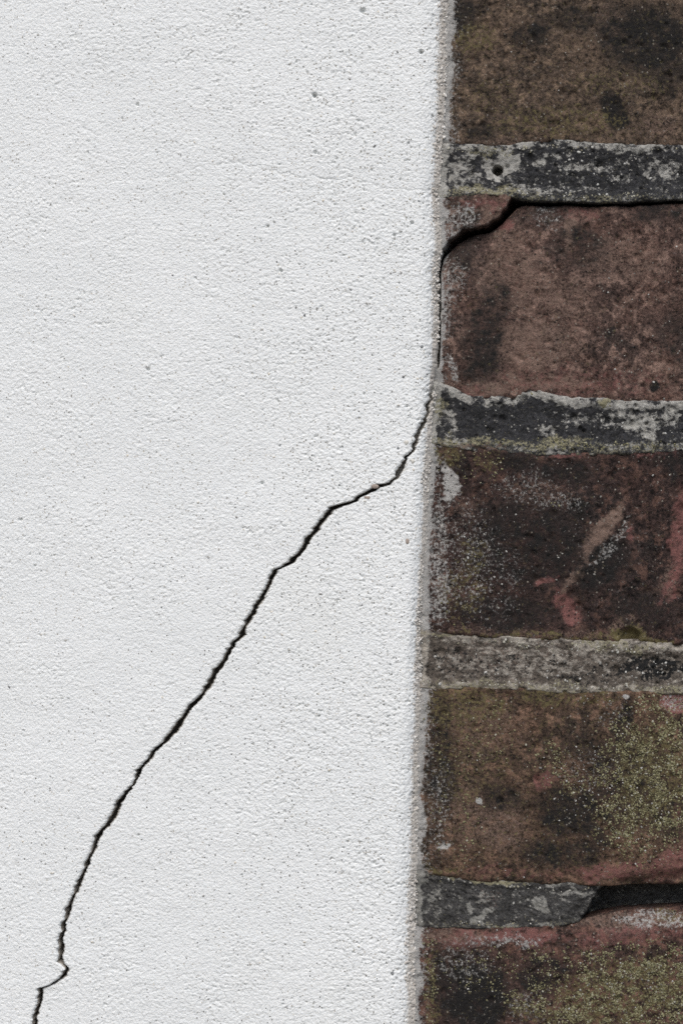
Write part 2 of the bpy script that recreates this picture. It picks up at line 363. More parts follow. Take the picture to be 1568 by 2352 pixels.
def coat(which):
    xs = spaced(XL, 60.0, FX0, 60.0, .275, 26)
    X = np.repeat(xs[None], len(zs), 0); Z = np.repeat(zs[:, None], len(xs), 1)
    if which == 'A':
        lim = np.where(inC, cLx, eJ)
        keep_hi = xs[None, :-1] < np.maximum(lim[:-1], lim[1:])[:, None]
        keep = keep_hi
        X = np.minimum(X, lim[:, None])
    else:
        r = np.flatnonzero(inC); X = X[r]; Z = Z[r]
        lo = np.minimum(cRx, eJ - .02)[r]; hi = eJ[r]
        keep = (xs[None, 1:] > np.minimum(lo[:-1], lo[1:])[:, None]) & (xs[None, :-1] < np.maximum(hi[:-1], hi[1:])[:, None])
        X = np.minimum(np.maximum(X, lo[:, None]), hi[:, None])
    zz = zs if which == 'A' else zs[inC]
    used = np.zeros(X.shape, bool)
    used[:-1, :-1] |= keep; used[1:, :-1] |= keep; used[:-1, 1:] |= keep; used[1:, 1:] |= keep
    I, J = np.nonzero(used)
    x, z = X[I, J], Z[I, J]
    u, v = project(x, 0 * x, z)
    h = render_height(x, z, u, v)
    W, E = (wX, eJ) if which == 'A' else (wX[inC], eJ[inC])
    # rounded arris falling back to the brick
    w_ = W[I] - 3.5; t_ = np.clip((x - w_) / np.maximum(E[I] - w_, .5), 0, 1)
    y = 4.3 * t_ ** 1.8
    soft = 1 + .8 * t_
    raw = np.clip(.02 + .8 * sstep(.52, .88, t_), 0, 1)
    dirt_shade = np.zeros(len(x))
    # the crack's lips
    if which == 'A':
        d = np.where(inC[I], cLx[I] - x, 99)
        y = y + .75 * sstep(.55, 0, d) ** 2
        raw = np.maximum(raw, .42 * sstep(.6, 0, d) * (noise(x, z, 5, 44) > .1))
        y = y - .45 * sstep(60, 6, d) * inC[I] * sstep(0, 40, ZTIP - z)                     # this side stands a little proud at the crack
    else:
        d = x - np.minimum(cRx, eJ - .02)[inC][I]
        wd = 1.0 + 1.1 * fbm(z * 0 + 2, z, 9, 3, 46)
        tt = np.clip(1 - d / wd, 0, 1)
        y = y + .35 + 3.0 * tt ** 1.6 + .5 * tt * fbm(x, z, 1.6, 2, 47)
        raw = np.maximum(raw, .85 * sstep(.25, .7, tt))
        dirt_shade = np.maximum(dirt_shade, .42 * sstep(.5, 1, tt))  # dirt plus the crack's soft shade, put into the lip's colour
    for (hu, hv, hr, hd) in HOLES:
        dd = np.hypot((u - hu) + 1.2 * noise(x, z, 1, 90), v - hv)
        h = h - hd * sstep(hr * 1.25, hr * .5, dd)
    for k, hp in enumerate(HAIR):
        sel = np.flatnonzero((v > min(p[1] for p in hp) - 12) & (v < max(p[1] for p in hp) + 12) & (u > hp[0][0]) & (u < hp[-1][0]))
        uu = u[sel]; vv = v[sel]
        dd = seg_dist(uu + 2 * noise(uu, vv, 14, 70), vv + 5.0 * noise(uu, vv, 22, 71) + 3.0 * noise(uu, vv, 9, 72), hp)
        kf = (.55 + .45 * sstep(250, 700, uu)) * (1 if k == 0 else .7)
        h[sel] -= .2 * kf * sstep(2.1, .5, dd)
        dirt_shade[sel] = np.maximum(dirt_shade[sel], .26 * kf * sstep(1.9, .4, dd) * sstep(-.7, .3, noise(uu, vv, 40, 74)))
    # chips knocked out of the lips
    y = y - h * soft
    idx = np.full(X.shape, -1); idx[I, J] = np.arange(len(I))
    kk = np.nonzero(keep)
    q = np.stack([idx[kk], idx[kk[0], kk[1] + 1], idx[kk[0] + 1, kk[1] + 1], idx[kk[0] + 1, kk[1]]], -1)[:, ::-1]
    co = [np.stack([x, y, z], 1)]; Q = [q]; n = len(x)
    RAW = [raw]; DIRT_SHADE = [dirt_shade]
    # broken faces inside the crack and the corner's return, as strips behind the edge
    def skirt(xe, zrow, ye, depths, flip, sgn, dirt_shade_amt, wob):
        nonlocal n
        rings = []
        for k, dp in enumerate(depths):
            o = wob * fbm(zrow, zrow * 0 + dp * 2.7, 2.2, 3, 80) * min(1, dp / 1.0)
            yk = np.maximum(ye + dp, ye)
            co.append(np.stack([xe + sgn * o, yk, zrow], 1)); rings.append(np.arange(n, n + len(zrow))); n += len(zrow)
            RAW.append(np.full(len(zrow), .9)); DIRT_SHADE.append((dirt_shade_amt if k else dirt_shade_amt * .7) * np.where(zrow < ZTIP, 1.0, .15 if dirt_shade_amt else 0.0))  # besides dirt, the darker colour deepens the shade inside the crack
        Q.append(strip_quads(rings, flip))
    def edge_y(rowvals):                                            # surface depth at the last vertex of each row
        o = np.zeros(len(zz)); last = {}
        return o
    if which == 'A':
        jl = np.array([np.max(np.nonzero(used[i])[0]) for i in range(len(zz))])
        ye = y[idx[np.arange(len(zz)), jl]]; xe = X[np.arange(len(zz)), jl]
        skirt(xe, zz, ye, [0, .5, 1.2, 2.5, 4.5, 7.5], False, 1, .36, .5)
    else:
        jl = np.array([np.max(np.nonzero(used[i])[0]) for i in range(len(zz))])
        jf = np.array([np.min(np.nonzero(used[i])[0]) for i in range(len(zz))])
        ii = np.arange(len(zz))
        skirt(X[ii, jl], zz, y[idx[ii, jl]], [0, .6, 2, 8, 24], False, 1, .0, .2)
        skirt(X[ii, jf], zz, y[idx[ii, jf]], [0, .5, 1.2, 2.5, 4.5, 7.5], True, 1, .4, .5)
    o = mesh_obj('render_coat', np.concatenate(co), np.concatenate(Q), M_RENDER, rendered, {'raw': np.concatenate(RAW), 'dirt_shade': np.concatenate(DIRT_SHADE), 'grit': np.concatenate([sstep(300, 950, u), np.zeros(n - len(u))])})
    o.matrix_parent_inverse = PINV[rendered]
    return o
coatA = coat('A'); coatA['label'] = 'larger render slab above and left of the diagonal crack'
coatB = coat('B'); coatB['label'] = 'lower render slab between the diagonal crack and the bricks'
o = box('wall_body', XL + 2, 12, 6.2, 240, ZB, ZT, M_CORE, rendered); o.matrix_parent_inverse = PINV[rendered]
o = box('wall_core', 12.5, XR, 32, 240, ZB, ZT, M_CORE, brickwall); o.matrix_parent_inverse = PINV[brickwall]

# ------------------------------------------------------------------ masonry in view
def line_fn(pts, depth, jit=.3, s=0, wl_=4.0):
    x, z = onwall(pts, depth); o = np.argsort(x); x, z = x[o], z[o]
    return lambda q: np.interp(q, x, z) + jit * (fbm(q, q * 0 + s * 3.3, wl_, 4, s, .7) + .8 * noise(q, q * 0 + s * 5.1, 9, s + 3))
B1T = [(980, -128), (1600, -112)]
B1B = [(980, 332), (1030, 337), (1100, 338), (1170, 340), (1215, 332), (1270, 326), (1330, 332), (1400, 337), (1568, 341)]
J1B = [(980, 452), (1060, 446), (1110, 443), (1165, 445), (1200, 453), (1381, 461), (1568, 451)]
FRB = [(960, 640), (990, 610), (1003, 594), (1010, 578), (1019, 570), (1032, 549), (1049, 538), (1058, 528), (1073, 526), (1098, 524), (1106, 517), (1115, 518), (1130, 504), (1148, 498), (1152, 486), (1163, 477), (1165, 466), (1171, 460), (1176, 452)]
B2T = [(960, 650), (1000, 622), (1012, 596), (1035, 566), (1050, 553), (1080, 540), (1120, 530), (1150, 512), (1170, 490), (1186, 474), (1205, 468), (1381, 473), (1568, 466)]
B2B = [(980, 880), (1010, 888), (1040, 898), (1075, 916), (1180, 917), (1200, 905), (1215, 897), (1250, 908), (1290, 917), (1420, 926), (1568, 929)]
B3T = [(970, 1008), (1000, 1016), (1090, 1028), (1240, 1040), (1440, 1036), (1568, 1028)]
B3B = [(960, 1448), (1000, 1456), (1120, 1466), (1280, 1473), (1568, 1483)]
B4T = [(960, 1572), (990, 1577), (1170, 1577), (1290, 1585), (1440, 1585), (1568, 1588)]
B4B = [(950, 2000), (985, 2010), (1105, 2027), (1280, 2034), (1380, 2036), (1568, 2033)]
B5T = [(950, 2120), (1000, 2126), (1150, 2128), (1280, 2125), (1345, 2113), (1410, 2098), (1568, 2088)]
B5B = [(950, 2556), (1600, 2576)]

def tex_masks(u, v, spec, s):
    return {k: blobs(u, v, spec.get(k, []), s + i * 3, spec.get('warp', 24)) for i, k in enumerate(('soot_shade', 'lime', 'pink', 'buff', 'olive'))}
def e_dist(u, v):
    p = np.array(E_PTS)
    return u - np.interp(v, p[:, 1], p[:, 0])

class Face:
    """a brick or a mortar bed: relief function over its face, outline between two edge curves"""
    def __init__(s, name, bot, top, x0, x1, mat, spec, seed, y0=BRICK_Y, round_=1.25, relief=None, amp=1.0, mortar=False, ends=(False, True)):
        s.__dict__.update(name=name, bot=bot, top=top, x0=x0, x1=x1, mat=mat, spec=spec, seed=seed, y0=y0, R=round_, relief=relief, amp=amp, mortar=mortar, ends=ends)
    def depth(s, x, z):
        u, v = project(x, s.y0 + 0 * x, z)
        a = s.amp; sd_ = s.seed
        h = a * (.45 * fbm(x, z, 26, 3, sd_) + .16 * fbm(x, z, 5, 2, sd_ + 3) + .10 * noise(x, z, 1.6, sd_ + 5) + .085 * noise(x, z, .8, sd_ + 6))
        d, r = worley(x, z, 1.3, sd_ + 8)
        h = h + a * .10 * (1 - np.minimum(d, 1) ** 2) * (r > .5)
        d, r = worley(x, z, 3.4, sd_ + 9)
        h = h - a * .5 * sstep(.25, .08, d) * (r > .8)
        bz, tz = s.bot(x), s.top(x)
        wob = 1 + .5 * noise(x, z, 6, sd_ + 12) + 1.3 * sstep(.15, .7, noise(x, z, 11, sd_ + 14))
        d, r = worley(x + .8 * noise(x, z, 3, sd_), z, 6.5, sd_ + 19)
        h = h - a * .7 * sstep(.26, .05, d) * (r > .55)
        def rnd(dist, R):
            q = np.clip(1 - dist / R, 0, 1); return R * .9 * (1 - np.sqrt(np.maximum(1 - q * q, 0)))
        y = s.y0 - h
        if s.R > 0:
            y = y + rnd(np.maximum(z - bz, 0), s.R * wob) + rnd(np.maximum(tz - z, 0), s.R * wob)
            if s.ends[1]: y = y + rnd(np.maximum(s.x1 - x, 0), s.R * wob)
        if s.mortar: y = y - .35 * fbm(x, z, 4.5, 4, sd_ + 33, .6)
        e_ = e_dist(u, v)
        y = y - 1.1 * sstep(26, 2, e_ + 8 * noise(u, v, 30, 59))         # render smeared onto the masonry at the corner
        if s.relief is not None: y = y + s.relief(x, z, u, v, z - bz, tz - z)
        return y
    def masks(s, x, z, y):
        u, v = project(x, y, z)
        mk = tex_masks(u, v, s.spec, s.seed)
        # splashes of render along the corner
        e = e_dist(u, v) + 16 * fbm(u, v, 60, 3, 55)
        sp = np.maximum(.58 * sstep(54, 2, e) * (.8 + .5 * noise(u * 0, v, 130, 57)), 1.1 * sstep(26, 4, e))
        mk['lime'] = np.maximum(mk['lime'], sp * s.spec.get('splash', 1.0))
        # even background of white and olive specks
        mk['lime'] = np.maximum(mk['lime'], s.spec.get('lime0', 0)); mk['olive'] = np.maximum(mk['olive'], s.spec.get('olive0', 0)); mk['soot_shade'] = np.maximum(mk['soot_shade'], s.spec.get('soot_shade0', 0))
        if s.mortar:
            tz, bz = s.top(x), s.bot(x)
            wv_ = .8 * fbm(x, z, 7, 3, s.seed + 70)
            tp = s.spec.get('topedge', (0, 2)); bt = s.spec.get('botedge', (0, 2))
            al = .62 + .75 * fbm(x, x * 0 + s.seed, 9, 3, s.seed + 71)
            wv_ = wv_ + .7 * fbm(x, z, 2.2, 3, s.seed + 72)
            mk['lime'] = np.maximum(mk['lime'], np.clip(tp[0] * al * 1.15, 0, .85) * sstep(tp[1] * 1.9, tp[1] * .2, tz - z + wv_))
            al2 = np.clip(.55 + .95 * fbm(x, x * 0 + s.seed + 5, 12, 4, s.seed + 75, .65), 0, 1.2)
            mk['olive'] = np.maximum(mk['olive'], bt[0] * al2 * sstep(bt[1] * 1.5, bt[1] * .4, z - bz + wv_))
            mk['lime'] = np.maximum(mk['lime'], bt[2] * (1.15 - .5 * al2) * sstep(bt[1] * 1.5, bt[1] * .4, z - bz + wv_) if len(bt) > 2 else 0)
        return mk
    def build(s, over=0.0):
        xs = spaced(s.x0, s.x1, s.x0, min(s.x1, FX1), .31, 4)
        lo, hi = s.bot(xs) - over, s.top(xs) + over
        ok = hi > lo + .05; xs, lo, hi = xs[ok], lo[ok], hi[ok]
        zf0, zf1 = lo.min(), hi.max()
        zg = spaced(zf0 - .1, zf1 + .1, max(zf0 - .1, FZ0 - 2), min(zf1 + .1, FZ1 + 2), .31, 4)
        X = np.repeat(xs[None], len(zg), 0); Z = np.minimum(np.maximum(np.repeat(zg[:, None], len(xs), 1), lo[None]), hi[None])
        kp = (zg[1:, None] > np.minimum(lo[None, :-1], lo[None, 1:])) & (zg[:-1, None] < np.maximum(hi[None, :-1], hi[None, 1:]))
        Y = s.depth(X, Z)
        if over > 0:                                                  # mortar tucks in behind the brick arrises
            bz, tz = s.bot(X), s.top(X)
            Y = Y + 2.2 * sstep(.6, over + .4, bz - Z) + 2.2 * sstep(.6, over + .4, Z - tz)
        mk = s.masks(X, Z, Y)
        q = grid_quads(len(zg), len(xs), kp)
        co = [np.stack([X, Y, Z], -1).reshape(-1, 3)]; Q = [q]; n = X.size; A = {k: [a.ravel()] for k, a in mk.items()}
        ring = lambda i, j: np.stack([X[i, j], Y[i, j], Z[i, j]], 1)
        J = np.arange(len(xs)); I = np.arange(len(zg))
        def skirt(i, j, back, flip):
            nonlocal n
            b = ring(i, j); rings = []
            for dp in (0, .8, 2.5, back):
                c = b.copy(); c[:, 1] = np.maximum(c[:, 1] + dp, c[:, 1])
                co.append(c); rings.append(np.arange(n, n + len(c))); n += len(c)
                for k in A: A[k].append(mk[k][i, j] * (.6 if k != 'soot_shade' else 1))
            Q.append(strip_quads(rings, flip))
        skirt(0 * J, J, 22, True); skirt(0 * J + len(zg) - 1, J, 22, False)
        skirt(I, 0 * I, 22, False); skirt(I, 0 * I + len(xs) - 1, 22, True)
        o = mesh_obj(s.name, np.concatenate(co), np.concatenate(Q), s.mat, brickwall, {k: np.concatenate(a) for k, a in A.items()})
        o.matrix_parent_inverse = PINV[brickwall]
        return o

MB1 = brick_mat('brown_olive_brick', (84, 70, 59), (64, 55, 48), (101, 85, 71), 1.3)
MB2 = brick_mat('maroon_brick', (89, 68, 60), (64, 53, 49), (116, 95, 85), 4.1)
MB3 = brick_mat('dark_sooty_brick', (58, 43, 39), (46, 38, 36), (80, 60, 52), 7.7)
MB4 = brick_mat('brown_mossy_brick', (82, 64, 52), (60, 50, 43), (104, 82, 68), 9.2)
MB5 = brick_mat('red_brown_brick', (76, 56, 50), (52, 44, 40), (98, 72, 62), 12.4)
MM1 = mortar_mat('black_grime_mortar', (43, 43, 44), (180, 178, 171), 2.2)
MM3 = mortar_mat('buff_grey_mortar', (76, 70, 64), (172, 165, 154), 5.9)
MM4 = mortar_mat('streaked_grey_mortar', (56, 55, 54), (152, 150, 144), 8.8)

XW = 12.0                                                       # bricks run on behind the render's corner
L = line_fn
EDGE = lambda pts, s, jit=.35: L(pts, BRICK_Y, jit, s)
e1b, j1b, frb, b2t, b2b, b3t, b3b, b4t, b4b, b5t = [EDGE(p, i + 1, jt) for i, (p, jt) in enumerate(((B1B, .5), (J1B, .4), (FRB, 1.0), (B2T, .45), (B2B, .35), (B3T, .35), (B3B, .35), (B4T, .35), (B4B, .3), (B5T, .35)))]
b1t, b5b = EDGE(B1T, 30), EDGE(B5B, 31)

def relief1(x, z, u, v, db, dt):
    return .5 * blobs(u, v, [(1410, 255, 26, 55, -20, 1)], 5)
def relief2(x, z, u, v, db, dt):
    tl = sstep(1330, 1040, u)
    slit = 7 * sstep(8, 4.5, e_dist(u, v) + 2.5 * fbm(u * 0, v, 40, 3, 58)) * sstep(580, 600, v) * sstep(850, 835, v)
    return slit + (3.2 * tl + .8) * sstep(7.5, 0, dt) ** 1.6 + 1.2 * sstep(6, 0, db) * sstep(1090, 1020, u)
def relief3(x, z, u, v, db, dt):
    # old scar: a ledge running down to the left
    t = ((u - 1440) * (1300 - 1440) + (v - 1180) * (1370 - 1180)) / float(140 ** 2 + 190 ** 2)
    side = ((u - 1440) * 190 + (v - 1180) * 140) / 236.0 + 8 * noise(u, v, 60, 3)
    on = sstep(-.15, .05, t) * sstep(1.25, 1.0, t)
    y = .35 * on * sstep(-8, 8, side) * sstep(90, 30, side) - .3 * on * sstep(-70, -10, side) * sstep(4, -6, side)
    dd = np.hypot((u - 1445) / 26, (v - 1462) / 20)                 # hollow at the lower edge
    y = y + 3.0 * sstep(1.25, .45, dd + .15 * noise(u, v, 12, 8))
    y = y + .8 * blobs(u, v, [(1310, 1395, 34, 40, 20, 1), (1555, 1280, 28, 150, 5, 1)], 9)
    return y
def relief4(x, z, u, v, db, dt):
    sp = sstep(0, 30, (v - 1985) - (1568 - u) * .12 + 6 * noise(u, v, 40, 4)) * sstep(1360, 1480, u)
    y = 2.2 * sp + 1.6 * blobs(u, v, [(1560, 1612, 50, 26, 20, 1)], 7, 6)
    return y
def relief5(x, z, u, v, db, dt):
    return 2.6 * sstep(8, 0, dt) * sstep(1250, 1400, u) + .9 * sstep(5, 0, dt)
def reliefJ1(x, z, u, v, db, dt):
    dd = np.hypot(u - 1142 + 2 * noise(u, v, 9, 3), v - 390)
    y = 9 * sstep(12.5, 9, dd) + .35 * sstep(34, 14, dd)
    y = y - 1.0 * sstep(2.6, .6, dt) * (.35 + 1.1 * fbm(x, z * .3, 7, 4, 61, .65)) - .5 * sstep(2.2, .5, db) * (.5 + 1.5 * fbm(x, z, 6, 4, 69, .65))
    return y + .8 * sstep(2, 7, dt) * sstep(1, 5, db)
def reliefJ2(x, z, u, v, db, dt):
    return -1.0 * sstep(2.4, .5, dt) * (.35 + 1.1 * fbm(x, z * .3, 7, 4, 62, .65)) - 1.0 * sstep(3.6, 1.2, db) * (.45 + 1.2 * fbm(x, z, 6, 4, 67, .65)) + .6 * sstep(2, 6, dt) * sstep(2, 5, db) 
def reliefJ3(x, z, u, v, db, dt):
    return -.8 * sstep(3, .8, dt) * (.5 + 1.0 * fbm(x, z * .3, 7, 4, 68, .65)) - .6 * sstep(2.6, .8, db) + .7 * sstep(1370, 1420, u) * sstep(2.5, 4, dt)
def reliefJ4(x, z, u, v, db, dt):
    st = .35 * noise(.82 * x - .57 * z, (.57 * x + .82 * z) / .3, 2.2, 64)
    cut = (u - 1379) + (v - 2041) * .62 + 16 * fbm(u, v, 30, 4, 66, .65)
    return st - .4 * sstep(2, .5, dt) + 1.5 * sstep(-60, 0, cut) ** 2 + 12 * sstep(-4, 12, cut)

S1 = dict(lime0=0, olive0=.12, soot_shade=[(1480, 90, 130, 85, 10, .72), (1410, 252, 26, 62, -20, .85), (1215, 80, 55, 30, -10, .62), (1060, 40, 30, 60, 0, .6), (1320, 45, 60, 40, 0, .5), (1100, 305, 40, 22, 0, .55), (1540, 180, 50, 60, 0, .55)],
          olive=[(1090, 85, 60, 40, 0, .4), (1290, 280, 180, 45, 0, .36), (1420, 190, 130, 40, 0, .3), (1130, 230, 80, 60, 0, .26)], buff=[(1400, 60, 40, 60, 0, .35), (1180, 330, 120, 22, 0, .4), (1520, 285, 60, 40, 0, .4)], pink=[])
S2 = dict(lime0=0, olive0=.02, soot_shade=[(1115, 770, 48, 130, 10, .6), (1150, 690, 40, 50, 0, .55), (1090, 860, 40, 40, 0, .5), (1330, 560, 60, 60, 0, .55), (1255, 490, 60, 26, -10, .5), (1510, 490, 60, 30, 0, .55), (1400, 770, 12, 12, 0, .7), (1500, 890, 14, 16, 0, .7), (1560, 760, 60, 90, 0, .45), (1060, 575, 50, 30, -30, .5), (1075, 600, 14, 16, 0, .6)],  # dark blob along the top-left corner paints in the shadow under the crack
          buff=[(1180, 640, 110, 90, 0, .48), (1230, 790, 120, 70, 0, .5), (1300, 690, 80, 60, 0, .44), (1310, 530, 18, 50, 8, .72), (1110, 895, 60, 25, 0, .6), (1250, 880, 120, 30, 0, .5), (1430, 600, 120, 60, 0, .42), (1170, 560, 60, 50, -30, .46), (1500, 850, 70, 60, 0, .3)],
          pink=[(1090, 900, 50, 22, 0, .42), (1330, 880, 200, 40, 0, .3), (1160, 515, 20, 14, -30, .6), (1330, 490, 60, 20, 0, .36)], lime=[(1018, 680, 26, 90, 0, .44), (1030, 640, 46, 60, 0, .34), (1040, 850, 12, 40, -20, .5), (1255, 500, 40, 40, 0, .26)], splash=.9)
SF = dict(lime0=.05, olive0=.05, soot_shade=[(1075, 500, 30, 22, -20, .55)], lime=[(1055, 500, 46, 40, -30, .44), (1030, 540, 26, 40, -30, .44)], pink=[(1110, 462, 60, 12, 0, .48), (1140, 480, 26, 16, 0, .4)], buff=[(1130, 490, 30, 24, -30, .55)], splash=1.0)
S3 = dict(lime0=.03, olive0=.02, soot_shade=[(1200, 1250, 160, 110, 0, .6), (1380, 1300, 50, 90, 40, .72), (1180, 1060, 60, 26, 0, .6), (1300, 1085, 70, 30, 0, .62), (1560, 1060, 50, 60, 0, .6), (1480, 1400, 90, 60, 0, .5), (1150, 1410, 130, 50, 0, .58), (1330, 1170, 30, 30, 0, .66), (1060, 1080, 26, 60, 0, .5)],
          lime=[(1033, 1108, 20, 48, -5, .78), (1075, 1290, 80, 140, 0, .26), (1005, 1290, 30, 170, 0, .46), (1130, 1330, 80, 110, 0, .2), (1210, 1120, 80, 50, 0, .24), (1290, 1150, 60, 26, 0, .26), (1400, 1250, 12, 80, 40, .36)],
          olive=[(1120, 1062, 40, 26, -30, .36), (1020, 1045, 50, 26, 0, .4), (1060, 1360, 60, 70, 0, .32), (1090, 1280, 40, 50, 0, .3), (1250, 1462, 260, 10, 2, .42), (1445, 1462, 44, 26, 0, .8), (1470, 1478, 90, 8, 0, .7)],
          buff=[(1385, 1215, 22, 85, 38, .8), (1335, 1310, 17, 80, 40, .74), (1240, 1130, 90, 30, 0, .36), (1530, 1350, 26, 60, 20, .5), (1430, 1440, 50, 26, -20, .5), (1070, 1170, 30, 26, 0, .4), (1240, 1452, 300, 12, 2, .4)],
          pink=[(1256, 1333, 22, 10, 0, .85), (1296, 1385, 22, 40, -35, .62), (1312, 1406, 22, 34, -25, .7), (1558, 1240, 22, 130, 4, .62), (1540, 1350, 22, 60, 20, .55), (1448, 1230, 10, 22, 20, .5), (1290, 1045, 50, 8, 0, .5), (1500, 1040, 70, 12, 0, .42)])
S4 = dict(lime0=.02, olive0=.16, soot_shade=[(1440, 1790, 110, 120, 10, .52), (1530, 1850, 60, 80, 0, .5), (1310, 1860, 90, 70, 0, .72), (1290, 1960, 110, 40, 0, .62), (1430, 1660, 20, 60, 10, .66), (1010, 1740, 40, 160, 0, .6), (1340, 1720, 50, 40, 0, .5), (1230, 1600, 60, 26, 0, .4), (1150, 1830, 60, 40, 0, .52), (1380, 1900, 40, 60, 0, .6)],
          lime=[(1005, 1860, 40, 130, 0, .28), (1100, 1845, 10, 14, 0, .9), (1022, 1938, 12, 12, 0, .85), (1345, 1770, 70, 50, 0, .2), (1440, 1600, 12, 8, 0, .8), (1555, 1612, 44, 22, 15, .42), (1400, 1640, 40, 40, 0, .22)],
          olive=[(1060, 1620, 120, 60, 0, .42), (1300, 1600, 140, 30, 0, .44), (1500, 1780, 110, 150, 10, .4), (1080, 1750, 110, 120, 0, .3), (1010, 2000, 60, 10, 10, .5)],
          buff=[(1110, 1680, 120, 80, 0, .35), (1150, 1900, 70, 70, 0, .46), (1080, 1870, 50, 100, 0, .4)], pink=[(1555, 1612, 46, 24, 15, .9), (1250, 1795, 26, 20, -20, .6), (1560, 1985, 95, 42, -14, .6), (1400, 2005, 110, 26, -4, .55), (1190, 2005, 170, 14, 3, .32), (1555, 1870, 12, 50, 0, .5)])
S5 = dict(lime0=.05, olive0=.04, soot_shade=[(1090, 2290, 90, 90, 0, .85), (1250, 2240, 80, 50, 0, .6), (1010, 2260, 30, 90, 0, .6), (1080, 2200, 60, 30, 0, .5), (1300, 2350, 60, 30, 0, .5)],
          lime=[(1060, 2210, 90, 50, 0, .26), (1200, 2310, 40, 40, 0, .26), (1500, 2110, 90, 24, 0, .46), (1150, 2160, 120, 14, 0, .36)],
          olive=[(1430, 2280, 190, 90, -10, .44), (1230, 2330, 90, 26, 15, .4), (990, 2270, 16, 120, 0, .36), (1540, 2105, 50, 20, 0, .5)],
          buff=[(1040, 2150, 80, 24, 0, .5), (1430, 2120, 130, 26, 0, .5)], pink=[(1200, 2147, 95, 22, 0, .62), (1440, 2150, 160, 26, -4, .45), (1060, 2155, 60, 20, 0, .45)])
SJ1 = dict(warp=34, soot_shade=[(1300, 420, 260, 18, 0, .42)], topedge=(.7, 2.4), botedge=(.44, 1.6, .34), lime0=.24, lime=[(1150, 385, 48, 30, 10, .95), (1330, 380, 60, 16, -8, .46), (1420, 395, 70, 16, 8, .42), (1520, 385, 60, 36, 0, .48), (1250, 368, 40, 12, 0, .42), (1060, 360, 60, 16, 0, .5), (1060, 410, 50, 40, 0, .46), (1230, 440, 160, 10, 0, .5)], olive=[(1120, 438, 90, 9, 0, .62), (1120, 350, 60, 12, 0, .4)], pink=[])
SJ2 = dict(warp=34, topedge=(.85, 2.2), botedge=(.42, 3.0, .46), lime0=.12, lime=[(1480, 975, 60, 26, 0, .62), (1390, 965, 120, 20, 3, .42), (1260, 985, 30, 14, 0, .5), (1020, 975, 40, 60, 0, .42), (1540, 960, 30, 20, 0, .56), (1330, 925, 60, 14, 0, .55), (1500, 930, 90, 14, 0, .62), (1240, 900, 40, 14, 0, .7)], olive=[(1390, 919, 20, 14, 0, .9), (1060, 1020, 90, 16, 0, .5), (1240, 1015, 120, 10, 0, .5), (1010, 930, 20, 30, 0, .5)], pink=[(1090, 1030, 90, 8, 0, .5)])
SJ3 = dict(warp=34, soot_shade=[(1500, 1532, 110, 28, 2, .62), (1390, 1542, 70, 22, 2, .42), (1050, 1520, 90, 40, 0, .4), (1330, 1565, 90, 12, 2, .46), (1200, 1530, 170, 34, 0, .32)], topedge=(.85, 2.4), botedge=(.5, 1.8, .62), lime0=.3, lime=[(1200, 1520, 210, 42, 3, .48), (1330, 1505, 120, 34, 0, .44), (1060, 1520, 70, 40, 0, .42), (1500, 1540, 90, 20, 0, .44), (1070, 1574, 36, 10, 0, .8)], olive=[(1420, 1482, 120, 10, 2, .5), (1020, 1455, 60, 8, 0, .55), (1200, 1575, 160, 8, 0, .42)], pink=[(1110, 1505, 120, 40, 0, .28), (1270, 1495, 80, 30, 0, .24)])
SJ4 = dict(warp=34, topedge=(.55, 1.1), botedge=(.3, 1.2, .4), lime0=.26, lime=[(1320, 2050, 60, 8, 0, .66), (1120, 2075, 30, 40, 10, .5), (1085, 2085, 12, 12, 0, .75), (1100, 2118, 16, 16, 0, .8), (1240, 2080, 24, 14, 0, .66), (1250, 2122, 16, 12, 0, .7), (990, 2080, 40, 60, 0, .4)], olive=[(1100, 2020, 120, 8, 6, .75), (1150, 2128, 40, 8, 0, .5)], pink=[(1120, 2060, 40, 24, 0, .3)])

xr = [150.0, 104.0, 186.0, 122.0, 160.0]
FACES = {}
def add(key, *a, over=0.0, **k):
    f = Face(*a, **k); o = f.build(over); FACES[key] = f
    return o
add('b1', 'brick', e1b, b1t, XW, xr[0], MB1, S1, 101, relief=relief1)
add('b2', 'brick', b2b, b2t, XW, xr[1], MB2, S2, 111, relief=relief2, y0=5.8, amp=.9)
fr = add('fr', 'brick_fragment', frb, j1b, XW, onwall([(1174, 460)], BRICK_Y)[0][0], MB2, SF, 121, y0=4.8, round_=.7, amp=.9, ends=(False, False))
fr['label'] = 'broken brick corner left sticking above the stepped black crack'
add('b3', 'brick', b3b, b3t, XW, xr[2], MB3, S3, 131, relief=relief3, amp=1.05)
add('b4', 'brick', b4b, b4t, XW, xr[3], MB4, S4, 141, relief=relief4, amp=1.05)
add('b5', 'brick', b5b, b5t, XW, xr[4], MB5, S5, 151, relief=relief5, amp=1.1)
add('j1', 'mortar_joint', j1b, e1b, XW, 300.0, MM1, SJ1, 161, y0=5.1, round_=0, relief=reliefJ1, amp=1.4, mortar=True, over=.9)
add('j2', 'mortar_joint', b3t, b2b, XW, 300.0, MM1, SJ2, 171, y0=5.8, round_=0, relief=reliefJ2, amp=1.5, mortar=True, over=1.4)
add('j3', 'mortar_joint', b4t, b3b, XW, 300.0, MM3, SJ3, 181, y0=5.8, round_=0, relief=reliefJ3, amp=1.5, mortar=True, over=1.4)
add('j4', 'mortar_joint', b5t, b4b, XW, 300.0, MM4, SJ4, 191, y0=6.1, round_=0, relief=reliefJ4, amp=.7, mortar=True, over=1.0)

